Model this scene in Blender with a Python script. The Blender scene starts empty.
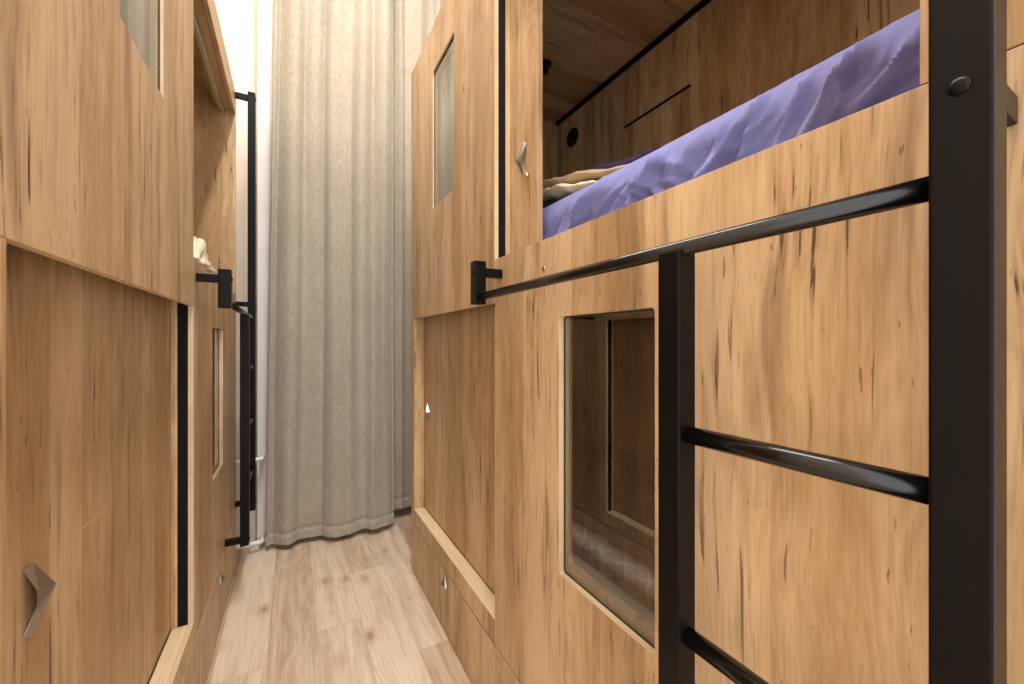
import bpy, bmesh, math, random
from mathutils import Vector, Matrix, noise
from mathutils.geometry import tessellate_polygon
random.seed(4)
C = bpy.context.scene.collection
PI = math.pi

# ---------------------------------------------------------------- materials
def new_mat(name):
    m = bpy.data.materials.new(name); m.use_nodes = True
    nt = m.node_tree; b = nt.nodes['Principled BSDF']
    return m, nt, b
def N(nt, t, **kw):
    n = nt.nodes.new(t)
    for k, v in kw.items():
        if k.startswith('i_'): n.inputs[int(k[2:])].default_value = v
        else: setattr(n, k, v)
    return n
def L(nt, a, b): nt.links.new(a, b)
def mixc(nt, a, b, fac, mode='MIX'):
    n = nt.nodes.new('ShaderNodeMix'); n.data_type = 'RGBA'; n.blend_type = mode
    for sock, v in ((n.inputs[6], a), (n.inputs[7], b), (n.inputs[0], fac)):
        if hasattr(v, 'links') or hasattr(v, 'is_linked'): nt.links.new(v, sock)
        else: sock.default_value = v
    return n.outputs[2]
def maprange(nt, v, a, b, c=0.0, d=1.0):
    n = nt.nodes.new('ShaderNodeMapRange'); n.interpolation_type = 'SMOOTHSTEP'
    nt.links.new(v, n.inputs[0])
    for i, q in zip((1, 2, 3, 4), (a, b, c, d)): n.inputs[i].default_value = q
    return n.outputs[0]
def math_(nt, op, a, b=0.0, c=None):
    n = nt.nodes.new('ShaderNodeMath'); n.operation = op
    for i, v in enumerate((a, b) if c is None else (a, b, c)):
        if hasattr(v, 'is_linked'): nt.links.new(v, n.inputs[i])
        else: n.inputs[i].default_value = v
    return n.outputs[0]
def noise_n(nt, vec, scale, detail=3, rough=.55, dist=0.0):
    mp = nt.nodes.new('ShaderNodeMapping'); mp.inputs['Scale'].default_value = scale
    nt.links.new(vec, mp.inputs[0])
    n = nt.nodes.new('ShaderNodeTexNoise'); n.inputs['Scale'].default_value = 1.0
    n.inputs['Detail'].default_value = detail; n.inputs['Roughness'].default_value = rough
    n.inputs['Distortion'].default_value = dist
    nt.links.new(mp.outputs[0], n.inputs[0])
    return n.outputs[0]

def wood_mat(name, light, mid, dark, axis='Z', rough=.42, cracks=1.0, spec=.4):
    m, nt, b = new_mat(name)
    tc = N(nt, 'ShaderNodeTexCoord'); oi = N(nt, 'ShaderNodeObjectInfo')
    sc = N(nt, 'ShaderNodeVectorMath', operation='SCALE'); L(nt, oi.outputs['Location'], sc.inputs[0]); sc.inputs['Scale'].default_value = 3.7
    ad = N(nt, 'ShaderNodeVectorMath', operation='ADD'); L(nt, tc.outputs['Object'], ad.inputs[0]); L(nt, sc.outputs[0], ad.inputs[1])
    cmb = N(nt, 'ShaderNodeCombineXYZ'); r = math_(nt, 'MULTIPLY', oi.outputs['Random'], 23.0)
    for i in range(3): L(nt, r, cmb.inputs[i])
    ad2 = N(nt, 'ShaderNodeVectorMath', operation='ADD'); L(nt, ad.outputs[0], ad2.inputs[0]); L(nt, cmb.outputs[0], ad2.inputs[1])
    sp = N(nt, 'ShaderNodeSeparateXYZ'); L(nt, ad2.outputs[0], sp.inputs[0])
    cb = N(nt, 'ShaderNodeCombineXYZ')
    order = {'Z': (0, 1, 2), 'X': (2, 1, 0), 'Y': (0, 2, 1)}[axis]   # put grain axis last
    for i, o in enumerate(order): L(nt, sp.outputs[o], cb.inputs[i])
    v = cb.outputs[0]
    # meander: wobble the grain sideways
    wob = noise_n(nt, v, (2.2, 2.2, 2.2), 2)
    wv = math_(nt, 'MULTIPLY', math_(nt, 'SUBTRACT', wob, .5), .055)
    wv = math_(nt, 'ADD', wv, math_(nt, 'MULTIPLY', math_(nt, 'SUBTRACT', noise_n(nt, v, (11, 11, 4), 2), .5), .008))
    cw = N(nt, 'ShaderNodeCombineXYZ'); L(nt, wv, cw.inputs[0]); L(nt, wv, cw.inputs[1])
    va = N(nt, 'ShaderNodeVectorMath', operation='ADD'); L(nt, v, va.inputs[0]); L(nt, cw.outputs[0], va.inputs[1]); v2 = va.outputs[0]
    # planks in the printed decor
    sp2 = N(nt, 'ShaderNodeSeparateXYZ'); L(nt, v, sp2.inputs[0])
    pl = math_(nt, 'FLOOR', math_(nt, 'MULTIPLY', math_(nt, 'ADD', sp2.outputs[1], math_(nt, 'MULTIPLY', sp2.outputs[0], .9)), 9.4))
    wn = N(nt, 'ShaderNodeTexWhiteNoise', noise_dimensions='1D'); L(nt, pl, wn.inputs['W'])
    broad = noise_n(nt, v2, (7, 7, .7), 2, .5)
    bands = noise_n(nt, v2, (44, 44, 2.2), 4, .65, .2)
    fig = noise_n(nt, v2, (5, 5, .9), 2, .5, .6)
    rings = math_(nt, 'PINGPONG', math_(nt, 'MULTIPLY', fig, 40.0), 1.0)
    rmask = maprange(nt, noise_n(nt, v, (4, 4, 1.3), 1), .40, .58)
    fine = noise_n(nt, v2, (330, 330, 4), 3, .65)
    pores = noise_n(nt, v2, (520, 520, 14), 1, .5)
    t = math_(nt, 'ADD', math_(nt, 'MULTIPLY', broad, .8), math_(nt, 'MULTIPLY', bands, .55))
    t = math_(nt, 'ADD', t, math_(nt, 'MULTIPLY', wn.outputs[0], .36))
    t = math_(nt, 'ADD', t, math_(nt, 'MULTIPLY', math_(nt, 'MULTIPLY', rings, rmask), .15))
    mot = noise_n(nt, v2, (15, 15, 3.6), 4, .65, .3)
    t = math_(nt, 'ADD', t, math_(nt, 'MULTIPLY', math_(nt, 'SUBTRACT', mot, .5), .75))
    f = maprange(nt, t, .58, 1.22)
    col = mixc(nt, (*light, 1), (*mid, 1), f)
    col = mixc(nt, col, (*dark, 1), maprange(nt, fine, .44, .74, 0, .26))
    col = mixc(nt, col, (*dark, 1), maprange(nt, pores, .62, .75, 0, .22))
    # smoky brown streaks
    hz = noise_n(nt, v2, (17, 17, 1.5), 3, .6, .3)
    col = mixc(nt, col, (*dark, 1), maprange(nt, hz, .53, .74, 0, .55 * cracks))
    # dark open cracks, short and along the grain
    ck = noise_n(nt, v2, (80, 80, 3.4), 3, .6, .12)
    mask = noise_n(nt, v, (6.5, 6.5, 1.9), 2)
    cf = math_(nt, 'MULTIPLY', maprange(nt, ck, .645, .685), maprange(nt, mask, .46, .54))
    halo = math_(nt, 'MULTIPLY', maprange(nt, ck, .54, .68), maprange(nt, mask, .42, .60))
    col = mixc(nt, col, (*dark, 1), math_(nt, 'MULTIPLY', halo, .40 * cracks))
    deep = tuple(c * .30 for c in dark)
    col = mixc(nt, col, (*deep, 1), math_(nt, 'MULTIPLY', cf, .82 * cracks))
    # thin long splits
    sl = noise_n(nt, v2, (95, 95, 1.3), 2, .5)
    m2 = noise_n(nt, v, (5, 5, 1.1), 2)
    sf = math_(nt, 'MULTIPLY', maprange(nt, sl, .665, .70), maprange(nt, m2, .47, .57))
    col = mixc(nt, col, (*deep, 1), math_(nt, 'MULTIPLY', sf, .65 * cracks))
    # little dark flecks
    fk = noise_n(nt, v2, (150, 150, 20), 2, .55)
    col = mixc(nt, col, (*deep, 1), math_(nt, 'MULTIPLY', maprange(nt, fk, .695, .74), .6 * cracks))
    # small knots
    vo = N(nt, 'ShaderNodeTexVoronoi'); mp = N(nt, 'ShaderNodeMapping'); mp.inputs['Scale'].default_value = (4.6, 4.6, 1.9)
    L(nt, v2, mp.inputs[0]); L(nt, mp.outputs[0], vo.inputs[0]); vo.inputs['Scale'].default_value = 1.0
    kn = maprange(nt, vo.outputs[0], .010, .055, 1, 0)
    col = mixc(nt, col, (*dark, 1), math_(nt, 'MULTIPLY', kn, .8 * cracks))
    col = mixc(nt, col, (*mid, 1), maprange(nt, vo.outputs[0], .05, .22, .5 * cracks, 0))
    L(nt, col, b.inputs['Base Color'])
    b.inputs['Roughness'].default_value = rough; b.inputs['Specular IOR Level'].default_value = spec
    bp = N(nt, 'ShaderNodeBump'); bp.inputs['Strength'].default_value = .06; bp.inputs['Distance'].default_value = .002
    L(nt, math_(nt, 'SUBTRACT', fine, math_(nt, 'MULTIPLY', cf, 1.0)), bp.inputs['Height']); L(nt, bp.outputs[0], b.inputs['Normal'])
    return m

def plain(name, col, rough=.5, metal=0.0, spec=.5, nscale=None, namt=.06, bump=0.0):
    m, nt, b = new_mat(name)
    b.inputs['Roughness'].default_value = rough; b.inputs['Metallic'].default_value = metal
    b.inputs['Specular IOR Level'].default_value = spec
    tc = N(nt, 'ShaderNodeTexCoord')
    s = nscale or 40
    n = noise_n(nt, tc.outputs['Object'], (s, s, s), 4, .6)
    c2 = tuple(max(0, c * (1 - 2.5 * namt)) for c in col)
    L(nt, mixc(nt, (*col, 1), (*c2, 1), maprange(nt, n, .35, .7)), b.inputs['Base Color'])
    if bump:
        bp = N(nt, 'ShaderNodeBump'); bp.inputs['Strength'].default_value = bump; bp.inputs['Distance'].default_value = .002
        L(nt, n, bp.inputs['Height']); L(nt, bp.outputs[0], b.inputs['Normal'])
    return m

OAK_L, OAK_M, OAK_D = (.665, .462, .265), (.425, .258, .118), (.14, .074, .034)
M_oak = wood_mat('oak_decor', OAK_L, OAK_M, OAK_D, 'Z')
M_oak_y = wood_mat('oak_decor_lengthwise', OAK_L, OAK_M, OAK_D, 'Y')
M_oak_x = wood_mat('oak_decor_crosswise', OAK_L, OAK_M, OAK_D, 'X')
M_edge = wood_mat('oak_edge_band', (.72, .56, .37), (.60, .44, .27), (.34, .21, .11), 'Y', cracks=.25)
M_black = plain('black_satin_steel', (.0055, .0048, .0046), .32, 0, .14, 300, .1, .02)
M_tube = plain('black_gloss_tube', (.0035, .003, .0032), .22, 0, .5, 300, .1, .0)
M_seal = plain('black_brush_seal', (.008, .007, .007), .9, 0, .2, 200, .1, .3)
M_chrome = plain('brushed_nickel', (.44, .42, .39), .42, 1.0, .5, 400, .03, .03)
M_alu = plain('aluminium', (.85, .84, .80), .38, 1.0, .5, 300, .04)
M_brass = plain('brass', (.8, .62, .32), .25, 1.0, .5, 300, .04)
M_white = plain('white_paint', (.82, .80, .76), .5, 0, .4, 8, .02)
M_wall = plain('cream_wall_paint', (.84, .75, .65), .7, 0, .3, 5, .03, .05)
M_ceil = plain('ceiling_paint', (.82, .81, .78), .8, 0, .3, 5, .02)
M_pipe = plain('white_enamel_pipe', (.84, .83, .80), .3, 0, .5, 20, .02)

def floor_mat():
    m, nt, b = new_mat('pale_oak_laminate')
    at = N(nt, 'ShaderNodeAttribute', attribute_name='plank'); tc = N(nt, 'ShaderNodeTexCoord')
    sc = N(nt, 'ShaderNodeVectorMath', operation='SCALE'); L(nt, at.outputs['Vector'], sc.inputs[0]); sc.inputs['Scale'].default_value = 31.0
    ad = N(nt, 'ShaderNodeVectorMath', operation='ADD'); L(nt, tc.outputs['Object'], ad.inputs[0]); L(nt, sc.outputs[0], ad.inputs[1])
    v = ad.outputs[0]
    wob = math_(nt, 'MULTIPLY', math_(nt, 'SUBTRACT', noise_n(nt, v, (3, 3, 3), 2), .5), .05)
    cw = N(nt, 'ShaderNodeCombineXYZ'); L(nt, wob, cw.inputs[0])
    va = N(nt, 'ShaderNodeVectorMath', operation='ADD'); L(nt, v, va.inputs[0]); L(nt, cw.outputs[0], va.inputs[1]); v2 = va.outputs[0]
    broad = noise_n(nt, v2, (22, 1.3, 1), 4, .6)
    fig = noise_n(nt, v2, (7, 1.5, 1), 2, .5, .5)
    rings = math_(nt, 'PINGPONG', math_(nt, 'MULTIPLY', fig, 14.0), 1.0)
    fine = noise_n(nt, v2, (240, 5, 1), 3, .65)
    sepc = N(nt, 'ShaderNodeSeparateColor'); L(nt, at.outputs['Color'], sepc.inputs[0])
    t = math_(nt, 'ADD', math_(nt, 'MULTIPLY', broad, .9), math_(nt, 'MULTIPLY', rings, .10))
    t = math_(nt, 'ADD', t, math_(nt, 'MULTIPLY', sepc.outputs[0], .34))
    col = mixc(nt, (.715, .59, .455, 1), (.43, .295, .19, 1), maprange(nt, t, .46, .98))
    col = mixc(nt, col, (.36, .22, .13, 1), maprange(nt, fine, .46, .74, 0, .5))
    vo = N(nt, 'ShaderNodeTexVoronoi'); mp = N(nt, 'ShaderNodeMapping'); mp.inputs['Scale'].default_value = (7.5, 4.0, 1)
    L(nt, v2, mp.inputs[0]); L(nt, mp.outputs[0], vo.inputs[0]); vo.inputs['Scale'].default_value = 1.0
    col = mixc(nt, col, (.25, .16, .10, 1), maprange(nt, vo.outputs[0], .03, .16, .9, 0))
    col = mixc(nt, col, (.46, .29, .17, 1), maprange(nt, vo.outputs[0], .05, .34, .55, 0))
    L(nt, col, b.inputs['Base Color']); b.inputs['Roughness'].default_value = .42; b.inputs['Specular IOR Level'].default_value = .35
    return m
M_floor = floor_mat()

def glass_mat(ior=2.45):
    m = bpy.data.materials.new('window_glass'); m.use_nodes = True; nt = m.node_tree
    nt.nodes.remove(nt.nodes['Principled BSDF'])
    out = nt.nodes['Material Output']
    tr = N(nt, 'ShaderNodeBsdfTransparent'); tr.inputs[0].default_value = (.80, .80, .77, 1)
    gl = N(nt, 'ShaderNodeBsdfGlossy'); gl.inputs['Roughness'].default_value = .01; gl.inputs[0].default_value = (.97, .98, .96, 1)
    fr = N(nt, 'ShaderNodeFresnel'); fr.inputs['IOR'].default_value = ior
    ge = N(nt, 'ShaderNodeNewGeometry')
    f = math_(nt, 'MULTIPLY', fr.outputs[0], math_(nt, 'SUBTRACT', 1.0, ge.outputs['Backfacing']))
    mx = N(nt, 'ShaderNodeMixShader'); L(nt, f, mx.inputs[0]); L(nt, tr.outputs[0], mx.inputs[1]); L(nt, gl.outputs[0], mx.inputs[2])
    L(nt, mx.outputs[0], out.inputs[0])
    return m
M_glass = glass_mat(); M_glass_up = glass_mat(3.8)

def cloth_mat(name, col, col2, scale=60, sheen=.3, bump=.25, rough=.9, zs=.8):
    m, nt, b = new_mat(name)
    tc = N(nt, 'ShaderNodeTexCoord')
    n = noise_n(nt, tc.outputs['Object'], (scale, scale, scale * zs), 5, .7)
    n2 = noise_n(nt, tc.outputs['Object'], (5, 5, 3), 2)
    f = maprange(nt, math_(nt, 'ADD', n, math_(nt, 'MULTIPLY', n2, .25)), .45, .8)
    L(nt, mixc(nt, (*col, 1), (*col2, 1), f), b.inputs['Base Color'])
    b.inputs['Roughness'].default_value = rough; b.inputs['Specular IOR Level'].default_value = .2
    b.inputs['Sheen Weight'].default_value = sheen; b.inputs['Sheen Roughness'].default_value = .4
    bp = N(nt, 'ShaderNodeBump'); bp.inputs['Strength'].default_value = bump; bp.inputs['Distance'].default_value = .002
    L(nt, n, bp.inputs['Height']); L(nt, bp.outputs[0], b.inputs['Normal'])
    return m
M_curtain = cloth_mat('beige_velour', (.435, .392, .325), (.345, .305, .24), 110, .25, .08, .9, .3)
M_sheet = cloth_mat('lavender_cotton', (.215, .22, .475), (.19, .195, .43), 300, .1, .04, .8)
M_violet = cloth_mat('violet_cotton', (.14, .10, .33), (.10, .07, .26), 200, .1, .08)
M_cream = cloth_mat('cream_fleece', (.82, .76, .58), (.72, .64, .44), 90, .2, .5)
M_tan = cloth_mat('tan_fleece', (.62, .47, .30), (.52, .38, .22), 90, .2, .5)
M_darkcloth = cloth_mat('dark_plum_cloth', (.035, .02, .028), (.02, .012, .018), 120, .1, .2)
def quilt_mat():
    m, nt, b = new_mat('dim_quilted_ticking')
    tc = N(nt, 'ShaderNodeTexCoord'); sp = N(nt, 'ShaderNodeSeparateXYZ'); L(nt, tc.outputs['Object'], sp.inputs[0])
    wb = math_(nt, 'MULTIPLY', math_(nt, 'SUBTRACT', noise_n(nt, tc.outputs['Object'], (9, 9, 9), 2), .5), 1.6)
    a = math_(nt, 'PINGPONG', math_(nt, 'ADD', math_(nt, 'MULTIPLY', math_(nt, 'ADD', sp.outputs[0], sp.outputs[1]), 26.0), wb), 1.0)
    c = math_(nt, 'PINGPONG', math_(nt, 'ADD', math_(nt, 'MULTIPLY', math_(nt, 'SUBTRACT', sp.outputs[0], sp.outputs[1]), 26.0), wb), 1.0)
    q = math_(nt, 'MINIMUM', a, c)
    f = maprange(nt, q, .03, .22, 1, 0)
    L(nt, mixc(nt, (.22, .18, .155, 1), (.32, .27, .235, 1), f), b.inputs['Base Color'])  # quilt pattern kept dark: the dimness inside the bunk is in the colour
    b.inputs['Roughness'].default_value = .9
    bp = N(nt, 'ShaderNodeBump'); bp.inputs['Strength'].default_value = .5; bp.inputs['Distance'].default_value = .01
    L(nt, q, bp.inputs['Height']); L(nt, bp.outputs[0], b.inputs['Normal'])
    return m
M_quilt = quilt_mat()
M_gasket = plain('black_rubber', (.03, .03, .028), .6, 0, .4, 200, .05)
M_lit_ticking = cloth_mat('lit_ticking', (.66, .62, .54), (.56, .51, .44), 120, .1, .1)  # pale tone paints the light falling on the mattress side
M_pane_backing = cloth_mat('pale_backing_fabric', (.72, .69, .62), (.66, .63, .56), 200, .1, .1)  # for the sheet added to brighten the upper panes

# ---------------------------------------------------------------- helpers
def box(bm, x0, x1, y0, y1, z0, z1, rot=None):
    if x0 > x1: x0, x1 = x1, x0
    if y0 > y1: y0, y1 = y1, y0
    if z0 > z1: z0, z1 = z1, z0
    vs = [bm.verts.new(p) for p in ((x0, y0, z0), (x1, y0, z0), (x1, y1, z0), (x0, y1, z0), (x0, y0, z1), (x1, y0, z1), (x1, y1, z1), (x0, y1, z1))]
    for f in ((0, 3, 2, 1), (4, 5, 6, 7), (0, 1, 5, 4), (1, 2, 6, 5), (2, 3, 7, 6), (3, 0, 4, 7)): bm.faces.new([vs[i] for i in f])
    return vs
def wbox(bm, w0, w1, u0, u1, z0, z1): return box(bm, w0, w1, -u0, -u1, z0, z1)   # pod frame: w = into the pod, u = along the pod
def tube(bm, p0, p1, r, seg=20, cap=True):
    p0, p1 = Vector(p0), Vector(p1); d = (p1 - p0).normalized()
    a = d.orthogonal().normalized(); b = d.cross(a)
    R = [[bm.verts.new(p + r * (math.cos(2*PI*i/seg) * a + math.sin(2*PI*i/seg) * b)) for i in range(seg)] for p in (p0, p1)]
    for i in range(seg): f = bm.faces.new((R[0][i], R[0][(i+1) % seg], R[1][(i+1) % seg], R[1][i])); f.smooth = True
    if cap: bm.faces.new(R[0][::-1]); bm.faces.new(R[1])
def path_tube(bm, pts, r, seg=14):
    pts = [Vector(p) for p in pts]; rings = []
    up = Vector((.31, .2, .93)).normalized()
    for k, p in enumerate(pts):
        d = (pts[min(k+1, len(pts)-1)] - pts[max(k-1, 0)]).normalized()
        a = d.cross(up).normalized(); b = d.cross(a)
        rings.append([bm.verts.new(p + r * (math.cos(2*PI*i/seg) * a + math.sin(2*PI*i/seg) * b)) for i in range(seg)])
    for A, B in zip(rings, rings[1:]):
        for i in range(seg): f = bm.faces.new((A[i], A[(i+1) % seg], B[(i+1) % seg], B[i])); f.smooth = True
    bm.faces.new(rings[0][::-1]); bm.faces.new(rings[-1])
def rrect(u0, u1, z0, z1, r, n=5):
    pts = []
    for cx, cz, a0 in ((u1 - r, z1 - r, 0), (u0 + r, z1 - r, 90), (u0 + r, z0 + r, 180), (u1 - r, z0 + r, 270)):
        for k in range(n + 1):
            a = math.radians(a0 + 90 * k / n); pts.append((cx + r * math.cos(a), cz + r * math.sin(a)))
    return pts
def plate(bm, outer, holes, w0, w1):
    """A board in the pod's front plane: outline and holes in (u, z), thickness from w0 to w1."""
    loops = [outer] + holes
    polys = [[Vector((u, z, 0)) for u, z in lp] for lp in loops]
    tris = tessellate_polygon(polys)
    flat = [p for lp in loops for p in lp]
    F = [bm.verts.new((w0, -u, z)) for u, z in flat]; B = [bm.verts.new((w1, -u, z)) for u, z in flat]
    for t in tris:
        bm.faces.new([F[i] for i in t]); bm.faces.new([B[i] for i in reversed(t)])
    k = 0
    for lp in loops:
        n = len(lp)
        for i in range(n):
            j = (i + 1) % n
            bm.faces.new((F[k+i], F[k+j], B[k+j], B[k+i]))
        k += n
    bmesh.ops.recalc_face_normals(bm, faces=bm.faces)
def obj(name, bm, mat, parent=None, bevel=0.0, smooth=False, edge_mat=None):
    bmesh.ops.recalc_face_normals(bm, faces=bm.faces)
    me = bpy.data.meshes.new(name); bm.to_mesh(me); bm.free()
    if smooth:
        for p in me.polygons: p.use_smooth = True
    o = bpy.data.objects.new(name, me); me.materials.append(mat)
    C.objects.link(o); o.parent = parent
    if edge_mat:
        me.materials.append(edge_mat)
        for p in me.polygons:
            if abs(p.normal.x) < .5: p.material_index = 1
    if bevel:
        md = o.modifiers.new('bevel', 'BEVEL'); md.width = bevel; md.segments = 2; md.limit_method = 'ANGLE'; md.angle_limit = math.radians(40)
    return o
def tag(o, label, cat, group=None):
    o['label'] = label; o['category'] = cat
    if group: o['group'] = group
    return o
def thing(name, loc, rz, label, cat, group=None):
    o = bpy.data.objects.new(name, None); C.objects.link(o); o.location = loc; o.rotation_euler = (0, 0, rz)
    o.empty_display_size = .1
    return tag(o, label, cat, group)
def struct(name, bm, mat):
    o = obj(name, bm, mat); o['kind'] = 'structure'; return o
def BM(): return bmesh.new()

# ---------------------------------------------------------------- camera
FPX = 398.0; TH = math.atan(219.5 / FPX); ZC = 1.2012
cam = bpy.data.cameras.new('camera'); co = bpy.data.objects.new('camera', cam); C.objects.link(co)
co.location = (0, 0, ZC); co.rotation_euler = (PI/2, 0, -TH)
cam.sensor_width = 36; cam.lens = FPX / 1024 * 36; cam.clip_start = .01
bpy.context.scene.camera = co

# ---------------------------------------------------------------- setting
XR, XL, YF, YB, ZT = 1.50, -1.225, 2.90, -1.4, 4.4
def build_floor():
    bm = BM(); lay = bm.loops.layers.float_color.new('plank')
    W = .171; x0 = .0885
    fixed = {0: 1.835, 1: 2.213, 2: 1.53}
    for i in range(-9, 10):
        xa, xb = x0 + i * W, x0 + (i + 1) * W
        j = fixed.get(i, random.uniform(.6, 1.8)); ys = []
        y = j
        while y > YB: y -= 1.29
        while y < YF + 1.3: ys.append(y); y += 1.29
        for ya in ys:
            lo, hi = max(ya, YB), min(ya + 1.29, YF)
            if hi <= lo: continue
            g = .0006
            vs = [bm.verts.new(p) for p in ((max(xa, XL) + g, lo + g, 0), (min(xb, XR) - g, lo + g, 0), (min(xb, XR) - g, hi - g, 0), (max(xa, XL) + g, hi - g, 0))]
            if xb <= XL or xa >= XR: continue
            f = bm.faces.new(vs); c = (random.random(), random.random(), random.random(), 1)
            for l in f.loops: l[lay] = c
    vs = [bm.verts.new(p) for p in ((XL, YB, -.0015), (XR, YB, -.0015), (XR, YF, -.0015), (XL, YF, -.0015))]
    f = bm.faces.new(vs)
    for l in f.loops: l[lay] = (1, .5, .5, 1)
    for v in [v for v in bm.verts if not v.link_faces]: bm.verts.remove(v)
    box(bm, XL, XR, YB, YF, -.12, -.002)
    return struct('floor', bm, M_floor)
build_floor()
bm = BM(); box(bm, XL - .1, XR + .1, YF, YF + .1, -.12, ZT); struct('wall_far', bm, M_wall)
bm = BM(); box(bm, XR, XR + .1, YB, YF, -.12, ZT); struct('wall_right', bm, M_wall)
bm = BM(); box(bm, XL - .1, XL, YB, YF, -.12, ZT); struct('wall_left', bm, M_wall)
bm = BM(); box(bm, XL - .1, XR + .1, YB, YF + .1, ZT, ZT + .1); struct('ceiling', bm, M_ceil)
bm = BM(); box(bm, -.185, -.07, 2.795, YF, 0, ZT - .001); struct('trim_1', bm, M_white).modifiers.new('bevel', 'BEVEL').width = .004

# ---------------------------------------------------------------- sleeping pods
def handle_mesh():
    """Folded triangular pull: hollow towards -u, nose towards +u. Local frame: x = w (out of the door is -x), y = -u, z up."""
    bm = BM()
    P = lambda u, w, z: bm.verts.new((-w, -u, z))
    A0, A1 = P(-.004, 0, .047), P(.004, .006, .053)
    C0, C1 = P(-.004, 0, -.052), P(.004, .006, -.056)
    D1, D2 = P(.004, .012, .010), P(.004, .012, -.014)
    B, B0 = P(.034, .0195, .002), P(.040, .001, .002)
    for f in ((A1, B, D1), (D1, B, D2), (D2, B, C1), (A0, A1, D1), (C0, D2, C1), (A0, B0, B, A1), (C0, C1, B, B0)):
        bm.faces.new(f)
    bmesh.ops.recalc_face_normals(bm, faces=bm.faces)
    me_o = bm
    return me_o
def add_knob(parent, w, u, z):
    bm = BM(); P = lambda a, b, c: bm.verts.new((-b, -a, c))
    A, C_, B, D = P(-.027, 0, -.006), P(.027, 0, -.006), P(0, 0, .036), P(0, .020, .002)
    A2, C2 = P(-.024, .002, -.026), P(.024, .002, -.026)
    E = P(-.022, .010, -.005); G = P(.022, .010, -.005)
    for f in ((A, E, B), (E, D, B), (D, G, B), (G, C_, B), (A, A2, E), (E, A2, C2, G, D), (G, C2, C_), (A, B, C_), (A, C_, C2, A2)): bm.faces.new(f)
    o = obj('handle', bm, M_chrome, parent, .0008); o.location = (w, -u, z)
    o['label'] = 'small pyramid-shaped nickel knob'
    return o
def add_handle(parent, w, u, z, rot=0.0, mirror=False, s=1.0):
    bm = handle_mesh()
    if mirror: bmesh.ops.scale(bm, vec=(1, -1, 1), verts=bm.verts)
    bmesh.ops.scale(bm, vec=(s, s, s), verts=bm.verts)
    bmesh.ops.rotate(bm, cent=(0, 0, 0), matrix=Matrix.Rotation(rot, 3, 'X'), verts=bm.verts)
    o = obj('handle', bm, M_chrome, parent); o.location = (w, -u, z)
    md = o.modifiers.new('thickness', 'SOLIDIFY'); md.thickness = .0022 * s; md.offset = 1
    o['label'] = 'folded triangular nickel pull'
    return o

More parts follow.
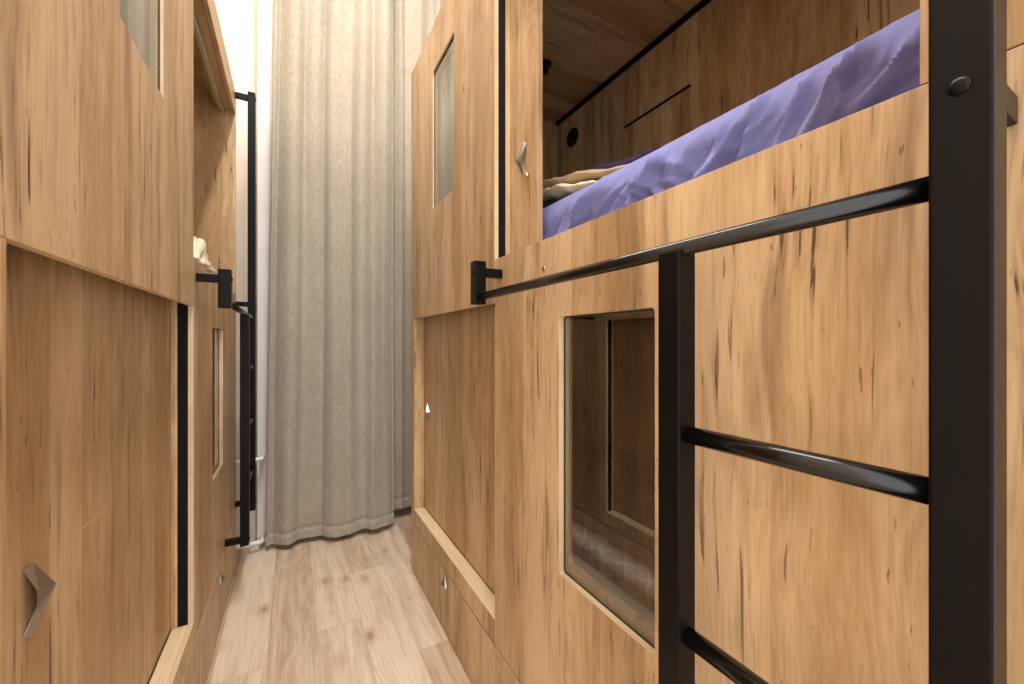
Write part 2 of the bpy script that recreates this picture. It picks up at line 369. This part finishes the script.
def make_pod(loc, rz, label, d):
    P = thing('sleeping_pod', loc, rz, label, 'bunk bed', 'two-storey sleeping pods facing each other')
    T = .014; U0, U1, U2 = d['u0'], .986, d['len']; U9 = U2 - .016
    zs, zl, zu, zb, zh, zt = d['seam'], .3385, d['upper_bottom'], 1.457, 2.415, d['top']
    DEP = .925
    # fixed front of the upper bunk, with its window
    wu0, wu1, wz0, wz1 = d['uwin']
    bm = BM(); plate(bm, [(0, zu), (U1, zu), (U1, zt), (0, zt)], [rrect(wu0, wu1, wz0, wz1, .004, 2)], 0, T)
    fu = obj('front_panel', bm, M_oak, P, .0008, edge_mat=M_edge)
    bm = BM(); wbox(bm, .008, .012, wu0 + .0006, wu1 - .0006, wz0 + .0006, wz1 - .0006); obj('window_pane', bm, M_glass_up, fu)
    bm = BM(); plate(bm, [(wu0 + .0004, wz0 + .0004), (wu1 - .0004, wz0 + .0004), (wu1 - .0004, wz1 - .0004), (wu0 + .0004, wz1 - .0004)], [rrect(wu0 + .004, wu1 - .004, wz0 + .004, wz1 - .004, .002, 2)], .0062, .0078); obj('gasket', bm, M_gasket, fu)
    bm = BM(); nb = 60; rows = []
    for k in range(nb + 1):
        u = wu0 - .025 + (wu1 - wu0 + .05) * k / nb; ww = .031 + .0035 * math.sin(u * 105) + .0015 * math.sin(u * 41)
        rows.append([bm.verts.new((ww, -u, wz0 - .03)), bm.verts.new((ww, -u, wz1 + .035)), bm.verts.new((ww + .002, -u, wz1 + .035)), bm.verts.new((ww + .002, -u, wz0 - .03))])
    for A, B in zip(rows, rows[1:]):
        for q in range(4): bm.faces.new((A[q], A[(q+1) % 4], B[(q+1) % 4], B[q])).smooth = q in (0, 2)
    bm.faces.new(rows[0]); bm.faces.new(rows[-1][::-1]); obj('pane_backing', bm, M_pane_backing, fu)['label'] = 'pale sheet added behind the glass to brighten it'  # pale sheet added so the upper panes look bright, as if reflecting
    bm = BM(); plate(bm, [(wu0 - .03, wz0 - .03), (wu1 + .03, wz0 - .03), (wu1 + .03, wz1 + .03), (wu0 - .03, wz1 + .03)], [rrect(wu0 + .004, wu1 - .004, wz0 + .004, wz1 - .004, .004, 2)], T + .0005, T + .010)
    obj('window_frame', bm, M_edge, fu)
    # L-shaped fixed front of the lower bunk running up into the guard board
    lu0, lu1, lz0, lz1 = d['lwin']
    bm = BM(); plate(bm, [(U1 + .002, zs + .003), (U2, zs + .003), (U2, zb), (U1 + .002, zb)], [rrect(lu0, lu1, lz0, lz1, .009, 5)], 0, T)
    fl = obj('front_panel', bm, M_oak, P, .0008, edge_mat=M_edge)
    bm = BM(); wbox(bm, T + .001, T + .006, lu0 - .02, lu1 + .02, lz0 - .02, lz1 + .02); obj('window_pane', bm, M_glass, fl)
    bm = BM(); plate(bm, [(lu0 - .018, lz0 - .018), (lu1 + .018, lz0 - .018), (lu1 + .018, lz1 + .018), (lu0 - .018, lz1 + .018)], [rrect(lu0 + .0035, lu1 - .0035, lz0 + .0035, lz1 - .0035, .006, 4)], T + .0001, T + .0009); obj('gasket', bm, M_gasket, fl)
    bm = BM(); plate(bm, [(lu0 - .03, lz0 - .04), (lu1 + .03, lz0 - .04), (lu1 + .03, lz1 + .03), (lu0 - .03, lz1 + .03)], [rrect(lu0 + .003, lu1 + .001, lz0 + .022, lz1 - .003, .01, 4)], T + .007, T + .022)
    obj('window_frame', bm, M_oak, fl)
    bm = BM(); tube(bm, (-.0012, -(1.262), 1.385), (.001, -(1.262), 1.385), .006, 16); o = obj('screw_cap', bm, M_brass, fl); o['label'] = 'yellowish screw cap'
    # far stile beside the lower doorway, near stile beside the upper doorway
    bm = BM(); wbox(bm, 0, .053, 0, U0, zs + .003, zu - .0005); obj('stile', bm, M_oak, P, .0008)
    bm = BM(); wbox(bm, 0, .0145, d['stile'], U2, zb + .0015, zt); obj('stile', bm, M_oak, P, .0008)
    # header over the upper doorway with its track
    bm = BM(); wbox(bm, 0, T, U1 + .002, d['stile'] - .0008, zh, zt); obj('header', bm, M_oak_y, P, .0008)
    bm = BM(); wbox(bm, T, .09, U1 + .002, U9 - .0005, zh + .012, zh + .028); obj('soffit', bm, M_oak_y, P)
    bm = BM()
    for w in (.050, .064): wbox(bm, w, w + .004, U1 + .03, 2.0, zh - .010, zh + .012)
    wbox(bm, .050, .068, U1 + .03, 2.0, zh + .008, zh + .012); o = obj('door_track', bm, M_alu, P); o['label'] = 'aluminium sliding-door track'
    # ledge under the lower doorway
    bm = BM(); wbox(bm, 0, .052, U0 + .0005, U1 + .0015, zs + .003, zl); obj('ledge', bm, M_oak, P, .0008, edge_mat=M_edge)
    # sliding doors
    for nm, u0, u1, z0, z1, hu, mir in (('low', d['low_door'], d['low_door'] + .99, zl - .004, zu + .02, d['low_handle'], False), ('up', d['up_door'] - .98, d['up_door'], zb - .10, zh + .006, d['up_door'] - .06, True)):
        bm = BM(); wbox(bm, .0555, .0745, u0, u1, z0, z1); dr = obj('sliding_door', bm, M_oak, P, .0008)
        if nm == 'low' and d.get('scratch'):
            bm = BM(); wbox(bm, .0552, .0554, .408, .523, .8755, .8762); o = obj('scratch', bm, M_edge, dr); o['label'] = 'thin pale scratch'
        add_handle(dr, .0553, hu, .847 if nm == 'low' else 1.745, 0, mir, .92)
        bm = BM(); tube(bm, (.0455, -(hu + (.012 if mir else -.006)), (.847 if nm == 'low' else 1.745) - .056), (.056, -(hu + (.012 if mir else -.006)), (.847 if nm == 'low' else 1.745) - .056), .0065, 16)
        if mir: obj('lock', bm, M_brass, dr)['label'] = 'small brass lock knob'
        else: bm.free()
        # brush seal at the meeting edge of the fixed panel, and the wooden strip behind it
        if nm == 'low':
            bm = BM(); wbox(bm, .0142, .039, U1 + .003, U1 + .03, zl, zu + .05); obj('seal', bm, M_seal, P)['label'] = 'black brush seal'
            bm = BM(); wbox(bm, .0392, .0548, U1 + .002, U1 + .03, zl, zu + .05); obj('seal_strip', bm, M_oak, P)
        else:
            bm = BM(); wbox(bm, .0142, .039, U1 - .03, U1 - .001, zb - .08, zh + .006); obj('seal', bm, M_seal, P)['label'] = 'black brush seal'
            bm = BM(); wbox(bm, .0392, .0548, U1 - .03, U1, zb - .08, zh + .006); obj('seal_strip', bm, M_oak, P)
    # drawers under the lower bunk
    for a, b, hu in ((.002, U1 - .002, .527), (U1 + .002, U2, 1.49)):
        bm = BM(); wbox(bm, 0, T, a, b, .006, zs - .006); dr = obj('drawer', bm, M_oak, P, .0008, edge_mat=M_edge)
        wbm = BM(); plate(wbm, [(a + .03, .02), (b - .03, .02), (b - .03, zs - .05), (a + .03, zs - .05)], [], T, .5); obj('drawer_box', wbm, M_oak_x, dr)
        add_knob(dr, -.0002, hu, .207)
        bm = BM(); tube(bm, (-.001, -(b - .03), .225), (.001, -(b - .03), .225), .003, 12); obj('screw_cap', bm, M_edge, dr)
    # carcass
    bm = BM(); wbox(bm, DEP, DEP + .015, 0, U2, 0, zt); bk = obj('back_panel', bm, M_oak, P)
    bm = BM(); wbox(bm, .0535, DEP, 0, .016, 0, zt); obj('end_panel', bm, M_oak, P)
    bm = BM(); wbox(bm, .015, DEP, U9, U2, zs, zt); obj('end_panel', bm, M_oak, P)
    bm = BM(); wbox(bm, T + .0005, DEP, .0165, U9 - .0005, zt - .028, zt - .010); obj('roof_panel', bm, M_oak_x, P)
    bm = BM(); wbox(bm, .077, DEP, .016, U9, 1.336, 1.354); obj('bed_deck', bm, M_oak_x, P)
    bm = BM(); wbox(bm, .077, DEP, .016, U9, zl - .018, zl - .002); obj('bed_deck', bm, M_oak_x, P)
    # strip of dark profile in the top back corner, fold-down flap and round grille on the back wall
    bm = BM(); wbox(bm, DEP - .022, DEP - .001, .03, 2.0, zt - .046, zt - .029); obj('light_profile', bm, M_black, P, .002)['label'] = 'dark light profile in the roof corner'
    f0, f1, fz0, fz1 = .608, .984, 1.75, 2.28
    bm = BM(); wbox(bm, DEP - .0035, DEP - .0005, f0, f1, fz0, fz1); fp = obj('access_flap', bm, M_oak, bk, .0006)
    bm = BM(); wbox(bm, DEP - .004, DEP - .0005, f0 - .004, f1 + .004, fz1 + .001, fz1 + .013); obj('flap_gap', bm, M_seal, bk)
    bm = BM(); tube(bm, (DEP - .006, -.177, 2.43), (DEP - .0005, -.177, 2.43), .055, 32); g = obj('grille', bm, M_black, bk, .002); g['label'] = 'round black ventilation grille'
    bm = BM(); tube(bm, (.55, -.44, zt - .0285), (.55, -.44, zt - .040), .032, 28); tube(bm, (.55, -.44, zt - .040), (.55, -.44, zt - .075), .018, 24); o = obj('reading_lamp', bm, M_black, P, .002); o['label'] = 'small black spot lamp under the roof'
    return P
Rpod = (.55, 2.096, 0); Lpod = (-.2657, .554, 0)
pod_r = make_pod(Rpod, 0, 'right-hand oak sleeping pod whose open upper bunk shows the lavender sheet', dict(seam=.259, upper_bottom=1.322, top=2.617, uwin=(.365, .631, 1.797, 2.41), lwin=(1.328, 1.611, .655, 1.2615), low_door=.03, low_handle=.105, up_door=1.145, stile=1.944, u0=.056, len=2.07))
pod_l = make_pod(Lpod, PI, 'left-hand oak sleeping pod with closed lower sliding door nearest the camera', dict(seam=.272, upper_bottom=1.3115, top=2.53, uwin=(.391, .662, 1.775, 2.40), lwin=(1.319, 1.576, .67, 1.256), low_door=.10, low_handle=.243, up_door=1.04, scratch=True, stile=2.015, u0=.075, len=2.03))

# ---------------------------------------------------------------- ladders
def make_ladder(loc, rz, label, short=(1.697, 1.733)):
    T = thing('bunk_ladder', loc, rz, label, 'ladder', 'black steel ladders on the pods')
    g0, g1 = -.0915, -.0565      # post section, measured out from the pod's face
    tall = (1.974, 2.010); blk = (1.011, 1.046)
    zr = 1.332; wc = -.074
    bm = BM(); wbox(bm, g0, g1, *tall, .30, 2.535); pt = obj('post', bm, M_black, T, .0025); pt['label'] = 'tall outer post'
    bm = BM(); wbox(bm, g0, g1, *short, .27, zr - .004); ps = obj('post', bm, M_black, T, .0025); ps['label'] = 'short inner post'
    bm = BM(); wbox(bm, g0, g1, *blk, 1.311, 1.436); pb = obj('bracket', bm, M_black, T, .002); pb['label'] = 'end block of the handrail'
    def arm(u, z, par):
        bm = BM(); wbox(bm, g1 - .002, -.0003, u[0] + .004, u[1] - .004, z - .0125, z + .0125); obj('standoff', bm, M_black, par, .0015)
        bm = BM()
        prof = [(.0, .0070), (.0012, .0068), (.0024, .0055), (.0032, .0035), (.0035, .0012)]
        uc = (u[0] + u[1]) / 2; rings = []
        for dw, r in prof: rings.append([bm.verts.new((g0 - dw, -uc + r * math.cos(2*PI*k/20), z + r * math.sin(2*PI*k/20))) for k in range(20)])
        for A, B in zip(rings, rings[1:]):
            for k in range(20): bm.faces.new((A[k], A[(k+1) % 20], B[(k+1) % 20], B[k]))
        bm.faces.new(rings[-1]); bm.faces.new(rings[0][::-1])
        obj('bolt_head', bm, M_black, par, smooth=True)
    for z in (2.505, 1.402, .345): arm(tall, z, pt)
    arm(short, .295, ps); arm(blk, 1.405, pb)
    bm = BM(); tube(bm, (wc, -(blk[1] - .006), zr), (wc, -(tall[0] + .001), zr), .0108, 24); obj('handrail', bm, M_tube, T)
    for z in (1.074, .797, .525):
        bm = BM(); tube(bm, (wc, -(short[1] - .001), z), (wc, -(tall[0] + .001), z), .0118, 24); obj('rung', bm, M_tube, T)
    return T
make_ladder(Rpod, 0, 'large black steel ladder with handrail in the right foreground')
make_ladder(Lpod, PI, 'small black steel ladder at the far end of the left pod beside the curtain', (1.622, 1.658))

# ---------------------------------------------------------------- bedding
def fold_noise(u, s, seed, scale):
    a = (u * .80 - s * .60) * scale; b = (u * .60 + s * .80) * scale
    n = noise.noise(Vector((a * 1.0 + seed, b * .22, seed * .3)))
    return (1 - min(1, abs(n) * 3.6)) ** 1.6
def make_mattress(name, loc, rz, mat, label, u0, u1, w0, w1, z0, z1, r=.05, wr=.0, seg=220, side=None):
    bm = BM()
    prof = []                                            # section: up the front, over the top, down the back
    def arc(cx, cz, a0, a1, n=8):
        for k in range(n + 1):
            a = math.radians(a0 + (a1 - a0) * k / n); prof.append((cx + r * math.cos(a), cz + r * math.sin(a)))
    rb = .02
    prof.append((w0 + rb, z0)); prof.append((w0, z0 + rb))
    nS = 34
    for k in range(1, nS): prof.append((w0, z0 + rb + (z1 - r - z0 - rb) * k / nS))
    arc(w0 + r, z1 - r, 180, 90)
    for k in range(1, 14): prof.append((w0 + r + (w1 - w0 - 2 * r) * k / 14, z1))
    arc(w1 - r, z1 - r, 90, 0)
    prof.append((w1, z0 + rb)); prof.append((w1 - rb, z0))
    dist = [0]
    for p, q in zip(prof, prof[1:]): dist.append(dist[-1] + math.dist(p, q))
    rings = []
    cw, cz = (w0 + w1) / 2, (z0 + z1) / 2
    for i in range(seg + 1):
        u = u0 + (u1 - u0) * i / seg
        e = min(u - u0, u1 - u); sh = 0 if e > r else r - math.sqrt(max(0, r * r - (r - e) ** 2))
        ring = []
        for (w, z), s in zip(prof, dist):
            nx, nz = w - cw, z - cz
            if z > z0 + .03:
                if w < w0 + r + .001: dn = Vector((-(w0 + r - w) if z > z1 - r else -1, max(0, z - (z1 - r)))).normalized() if (z > z1 - r or w <= w0 + .0005) else Vector((0, 1))
                else: dn = Vector((0, 1))
            else: dn = Vector((0, 0))
            disp = 0
            if wr and z > z0 + .03:
                g = min(1, (z - z0 - .03) / .06)
                front = max(0, min(1, (z1 - .026 - z) / .05)) if w < w0 + r + .001 else 0
                disp = wr * g * (1.15 * fold_noise(u, s, 3.1, 8.0) + .8 * fold_noise(u, s * .8, 9.7, 17.0) + .35 * noise.noise(Vector((u * 5, s * 6, 1.7)))) * (.03 + .97 * front)
                disp += wr * .35 * g * front * fold_noise(u * .7, s, 2.2, 40.0)
                k = max(0, 1 - abs(u - 1.54) / .13)   # rumpled stretch
                disp += wr * .6 * k * front * (fold_noise(u * .9, -s, 5.5, 21.0) + .6 * fold_noise(u, -s * 1.6, 1.5, 33.0) - .3)
                disp += wr * .22 * noise.noise(Vector((u * 3, s * 2, 7.7)))
                disp *= max(.35, min(1, .35 + (u - 1.1) / .45))
            ring.append(bm.verts.new((w + dn.x * disp + sh * (1 if w < cw else -1), -u, z + dn.y * disp - (sh if z > cz else 0) * .8)))
        rings.append(ring)
    n = len(prof)
    for A, B in zip(rings, rings[1:]):
        for k in range(n): f = bm.faces.new((A[k], A[(k+1) % n], B[(k+1) % n], B[k])); f.smooth = True
    bm.faces.new(rings[0][::-1]); bm.faces.new(rings[-1])
    o = obj(name, bm, mat); o.location = loc; o.rotation_euler = (0, 0, rz)
    if side:
        o.data.materials.append(side)
        for p in o.data.polygons:
            if p.normal.z < .45: p.material_index = 1
    return o
m_up = make_mattress('mattress', Rpod, 0, M_sheet, '', .03, 2.0, .100, .90, 1.356, 1.628, .075, .025, 520)
tag(m_up, 'mattress under a rumpled lavender sheet in the open upper right bunk', 'mattress')
m_lo = make_mattress('mattress', Rpod, 0, M_quilt, '', .05, 1.99, .086, .90, .339, .664, .012, 0, 60, M_lit_ticking)
tag(m_lo, 'bare quilted mattress seen through the lower right pod window', 'mattress')
m_ul = make_mattress('mattress', Lpod, PI, M_cream, '', .05, 1.99, .080, .90, 1.356, 1.49, .03, 0, 100)
tag(m_ul, 'cream covered mattress inside the upper left bunk', 'mattress')

def folded_cloth(name, u0, u1, w0, w1, z, th, mat, label, seed, tilt=0.0, layers=2, wedge=False):
    """A blanket folded over: a stack of rounded layers with a wavy, sagging edge."""
    bm = BM(); nu, nw = 44, 18
    for l in range(layers):
        za, zb_ = z + th * l / layers, z + th * (l + 1) / layers - .001
        top, bot = [], []
        for i in range(nu + 1):
            a = i / nu; rt, rb_ = [], []
            for j in range(nw + 1):
                b = j / nw
                u = u0 + (u1 - u0) * a; w = w0 + (w1 - w0) * b + .010 * noise.noise(Vector((u * 9, l + seed, 2)))
                edge = min(1, min(a, 1 - a) / .06) ; eb = min(1, min(b, 1 - b) / .10)
                q = math.sqrt(max(0, 1 - (1 - min(edge, eb)) ** 2))
                wave = .009 * noise.noise(Vector((u * 11, w * 11, seed))) + .005 * noise.noise(Vector((u * 28, w * 20, seed + 3))) + tilt * (u - u0)
                mid = (za + zb_) / 2 + wave; h = (zb_ - za) / 2 * q
                rt.append(bm.verts.new((w, -u, mid + h))); rb_.append(bm.verts.new((w, -u, mid - h if not wedge else min(mid + h - .0005, z + .004 * (1 - q)))))
            top.append(rt); bot.append(rb_)
        for i in range(nu):
            for j in range(nw):
                f = bm.faces.new((top[i][j], top[i+1][j], top[i+1][j+1], top[i][j+1])); f.smooth = True
                f = bm.faces.new((bot[i][j], bot[i][j+1], bot[i+1][j+1], bot[i+1][j])); f.smooth = True
        for i in range(nu):
            bm.faces.new((top[i][0], bot[i][0], bot[i+1][0], top[i+1][0])); bm.faces.new((top[i][nw], top[i+1][nw], bot[i+1][nw], bot[i][nw]))
        for j in range(nw):
            bm.faces.new((top[0][j], top[0][j+1], bot[0][j+1], bot[0][j])); bm.faces.new((top[nu][j], bot[nu][j], bot[nu][j+1], top[nu][j+1]))
    bmesh.ops.remove_doubles(bm, verts=bm.verts, dist=.00005)
    o = obj(name, bm, mat); o.location = Rpod
    return tag(o, label, 'blanket', 'folded bedding on the upper right mattress')
ZM = 1.640
folded_cloth('folded_blanket', .62, 1.16, .150, .60, ZM, .112, M_darkcloth, 'dark folded cloth lowest in the pile on the upper right mattress', 1, -.225, 1, True)
folded_cloth('folded_blanket', .66, 1.31, .125, .50, 1.752, .028, M_cream, 'cream folded blanket above the dark cloth on the upper right mattress', 2, -.24, 1)
folded_cloth('folded_blanket', .66, 1.45, .140, .52, 1.790, .028, M_tan, 'tan folded blanket above the cream one on the upper right mattress', 3, -.246, 1)
folded_cloth('folded_blanket', 1.10, 1.50, .185, .54, 1.704, .016, M_violet, 'dark violet folded sheet topmost of the bedding pile in the upper right bunk', 4, -.18, 1)

# crumpled cream bedding just inside the upper left bunk
bm = BM(); bmesh.ops.create_icosphere(bm, subdivisions=5, radius=1)
for v in bm.verts:
    p = v.co.copy(); n = .25 * noise.noise(p * 2.1 + Vector((4, 1, 2))) + .16 * (1 - abs(noise.noise(p * 4.5)) * 2.5) + .05 * noise.noise(p * 9)
    p = p * (1 + n); y = p.y * .20
    v.co = Vector((p.x * .06, y, max(0, p.z * .045 + .012) + (.075 * math.exp(-((y + .10) / .05) ** 2) * max(0, min(1, p.z * 1.5)))))
o = obj('crumpled_blanket', bm, M_cream, smooth=True); o.location = (Lpod[0] - .097, Lpod[1] + 1.52, 1.492)
tag(o, 'crumpled cream blanket peeking over the upper left bunk board', 'blanket')

# ---------------------------------------------------------------- curtains
def curtain(name, x0, x1, y, dy, ztop, zbot, seed, amp, label, freq=1.0):
    bm = BM(); nx, nz = 360, 110; rows = []
    W = x1 - x0
    for k in range(nz + 1):
        t = k / nz; z = zbot + (ztop - zbot) * (t ** 1.8)
        row = []
        for i in range(nx + 1):
            s = i / nx; h = (z - zbot) / 3.6
            ph = s * W * freq
            wob = .018 * noise.noise(Vector((s * 4, z * .5, seed)))
            a = amp * (.85 + .35 * h)
            P_ = ph + .025 * noise.noise(Vector((s * 4, z * .55, seed))) * (1.2 - h)
            bunch = 1.0 + 1.1 * max(0, 1 - P_ / .28) if seed < 5 else 1.3      # tight pleats at the leading edge
            f1 = math.sin(2*PI*(P_ * 4.6 * bunch + .3 * noise.noise(Vector((P_ * 3, 0, seed)))))
            f2 = math.sin(2*PI*(P_ * 9.0 + .6 + .5 * noise.noise(Vector((P_ * 4, z * .35, seed + 2)))))
            f1 = f1 * abs(f1) ** .3 if f1 < 0 else f1
            lowf = noise.noise(Vector((P_ * 3.4, z * .3, seed + 5)))
            yy = y + dy * s + a * (.62 * f1 * (.8 + .5 * lowf) + (.12 + .16 * h) * f2 + .6 * lowf)
            yy += .0015 * noise.noise(Vector((ph * 18, z * 5, seed + 8)))
            x = x0 + W * s + .010 * math.cos(2*PI*(ph * 7.5)) + (.05 * h * (1 - s) if seed < 5 else 0)
            d = z - zbot
            if abs(d - .06) < .011: yy += .005 + .002 * math.sin(ph * 330)
            if d < .05: yy -= .003 + .003 * noise.noise(Vector((ph * 45, d * 20, seed)))
            zz = z + (.010 * noise.noise(Vector((ph * 6, 0, seed + 1))) * max(0, 1 - d / .3))
            row.append(bm.verts.new((x, yy, zz)))
        rows.append(row)
    for A, B in zip(rows, rows[1:]):
        for i in range(nx): f = bm.faces.new((A[i], A[i+1], B[i+1], B[i])); f.smooth = True
    o = obj(name, bm, M_curtain)
    md = o.modifiers.new('thickness', 'SOLIDIFY'); md.thickness = .003
    return tag(o, label, 'curtain', 'beige velour curtains across the corridor end')
curtain('curtain', -.142, .585, 2.675, -.09, 4.25, .035, 1.0, .055, 'wide beige velour curtain hanging at the end of the corridor')
curtain('curtain', .50, 1.42, 2.745, 0, 4.25, .075, 7.0, .026, 'second beige curtain behind the first, beside the right pod end', 1.1)
bm = BM(); tube(bm, (-.5, 2.72, 4.28), (1.49, 2.72, 4.28), .012, 16)
o = obj('curtain_rod', bm, M_white); tag(o, 'white curtain rod above both curtains', 'curtain rod')

# ---------------------------------------------------------------- heating pipes
for z, lab in ((.53, 'upper white heating pipe on the wall left of the curtain'), (.055, 'lower white heating pipe above the floor left of the curtain')):
    T = thing('heating_pipe', (-.2, 2.69, z), 0, lab, 'pipe', 'white heating pipes beside the curtain')
    bm = BM(); r = .045
    pts = [(-.62, .208, 0)] + [(-.62 + r * (1 - math.cos(a)), r * (1 - math.sin(a)), 0) for a in (0, .4, .8, 1.2, PI/2)]
    pts += [(.026, 0, 0)] + [(.026 + .02 * math.sin(a), .02 * (1 - math.cos(a)), 0) for a in (.5, 1.0, PI/2)] + [(.046, .103, 0)]
    path_tube(bm, pts, .0125); obj('pipe', bm, M_pipe, T)
    bm = BM(); tube(bm, (-.05, 0, 0), (-.022, 0, 0), .0175, 6); obj('pipe_nut', bm, M_pipe, T)
    bm = BM(); tube(bm, (-.62, .195, 0), (-.62, .2085, 0), .024, 20); obj('wall_collar', bm, M_pipe, T)
    bm = BM(); tube(bm, (.046, .096, 0), (.046, .1045, 0), .022, 20); obj('wall_collar', bm, M_pipe, T)

# ---------------------------------------------------------------- light
def area(name, loc, rot, size, power, col, shape='DISK', sy=None):
    l = bpy.data.lights.new(name, 'AREA'); l.shape = shape; l.size = size
    if sy: l.size_y = sy
    l.energy = power; l.color = col
    o = bpy.data.objects.new(name, l); C.objects.link(o); o.location = loc; o.rotation_euler = rot
    return o
area('ceiling_lamp', (.18, .75, 4.28), (0, 0, 0), .14, 120, (1.0, .965, .92), 'RECTANGLE', 2.9)
w = bpy.data.worlds.new('world'); bpy.context.scene.world = w; w.use_nodes = True
bg = w.node_tree.nodes['Background']; bg.inputs[0].default_value = (1.0, .98, .95, 1); bg.inputs[1].default_value = 3.15

vs = bpy.context.scene.view_settings
vs.view_transform = 'Standard'; vs.look = 'None'; vs.exposure = -0.04; vs.gamma = 1.0; vs.use_curve_mapping = False
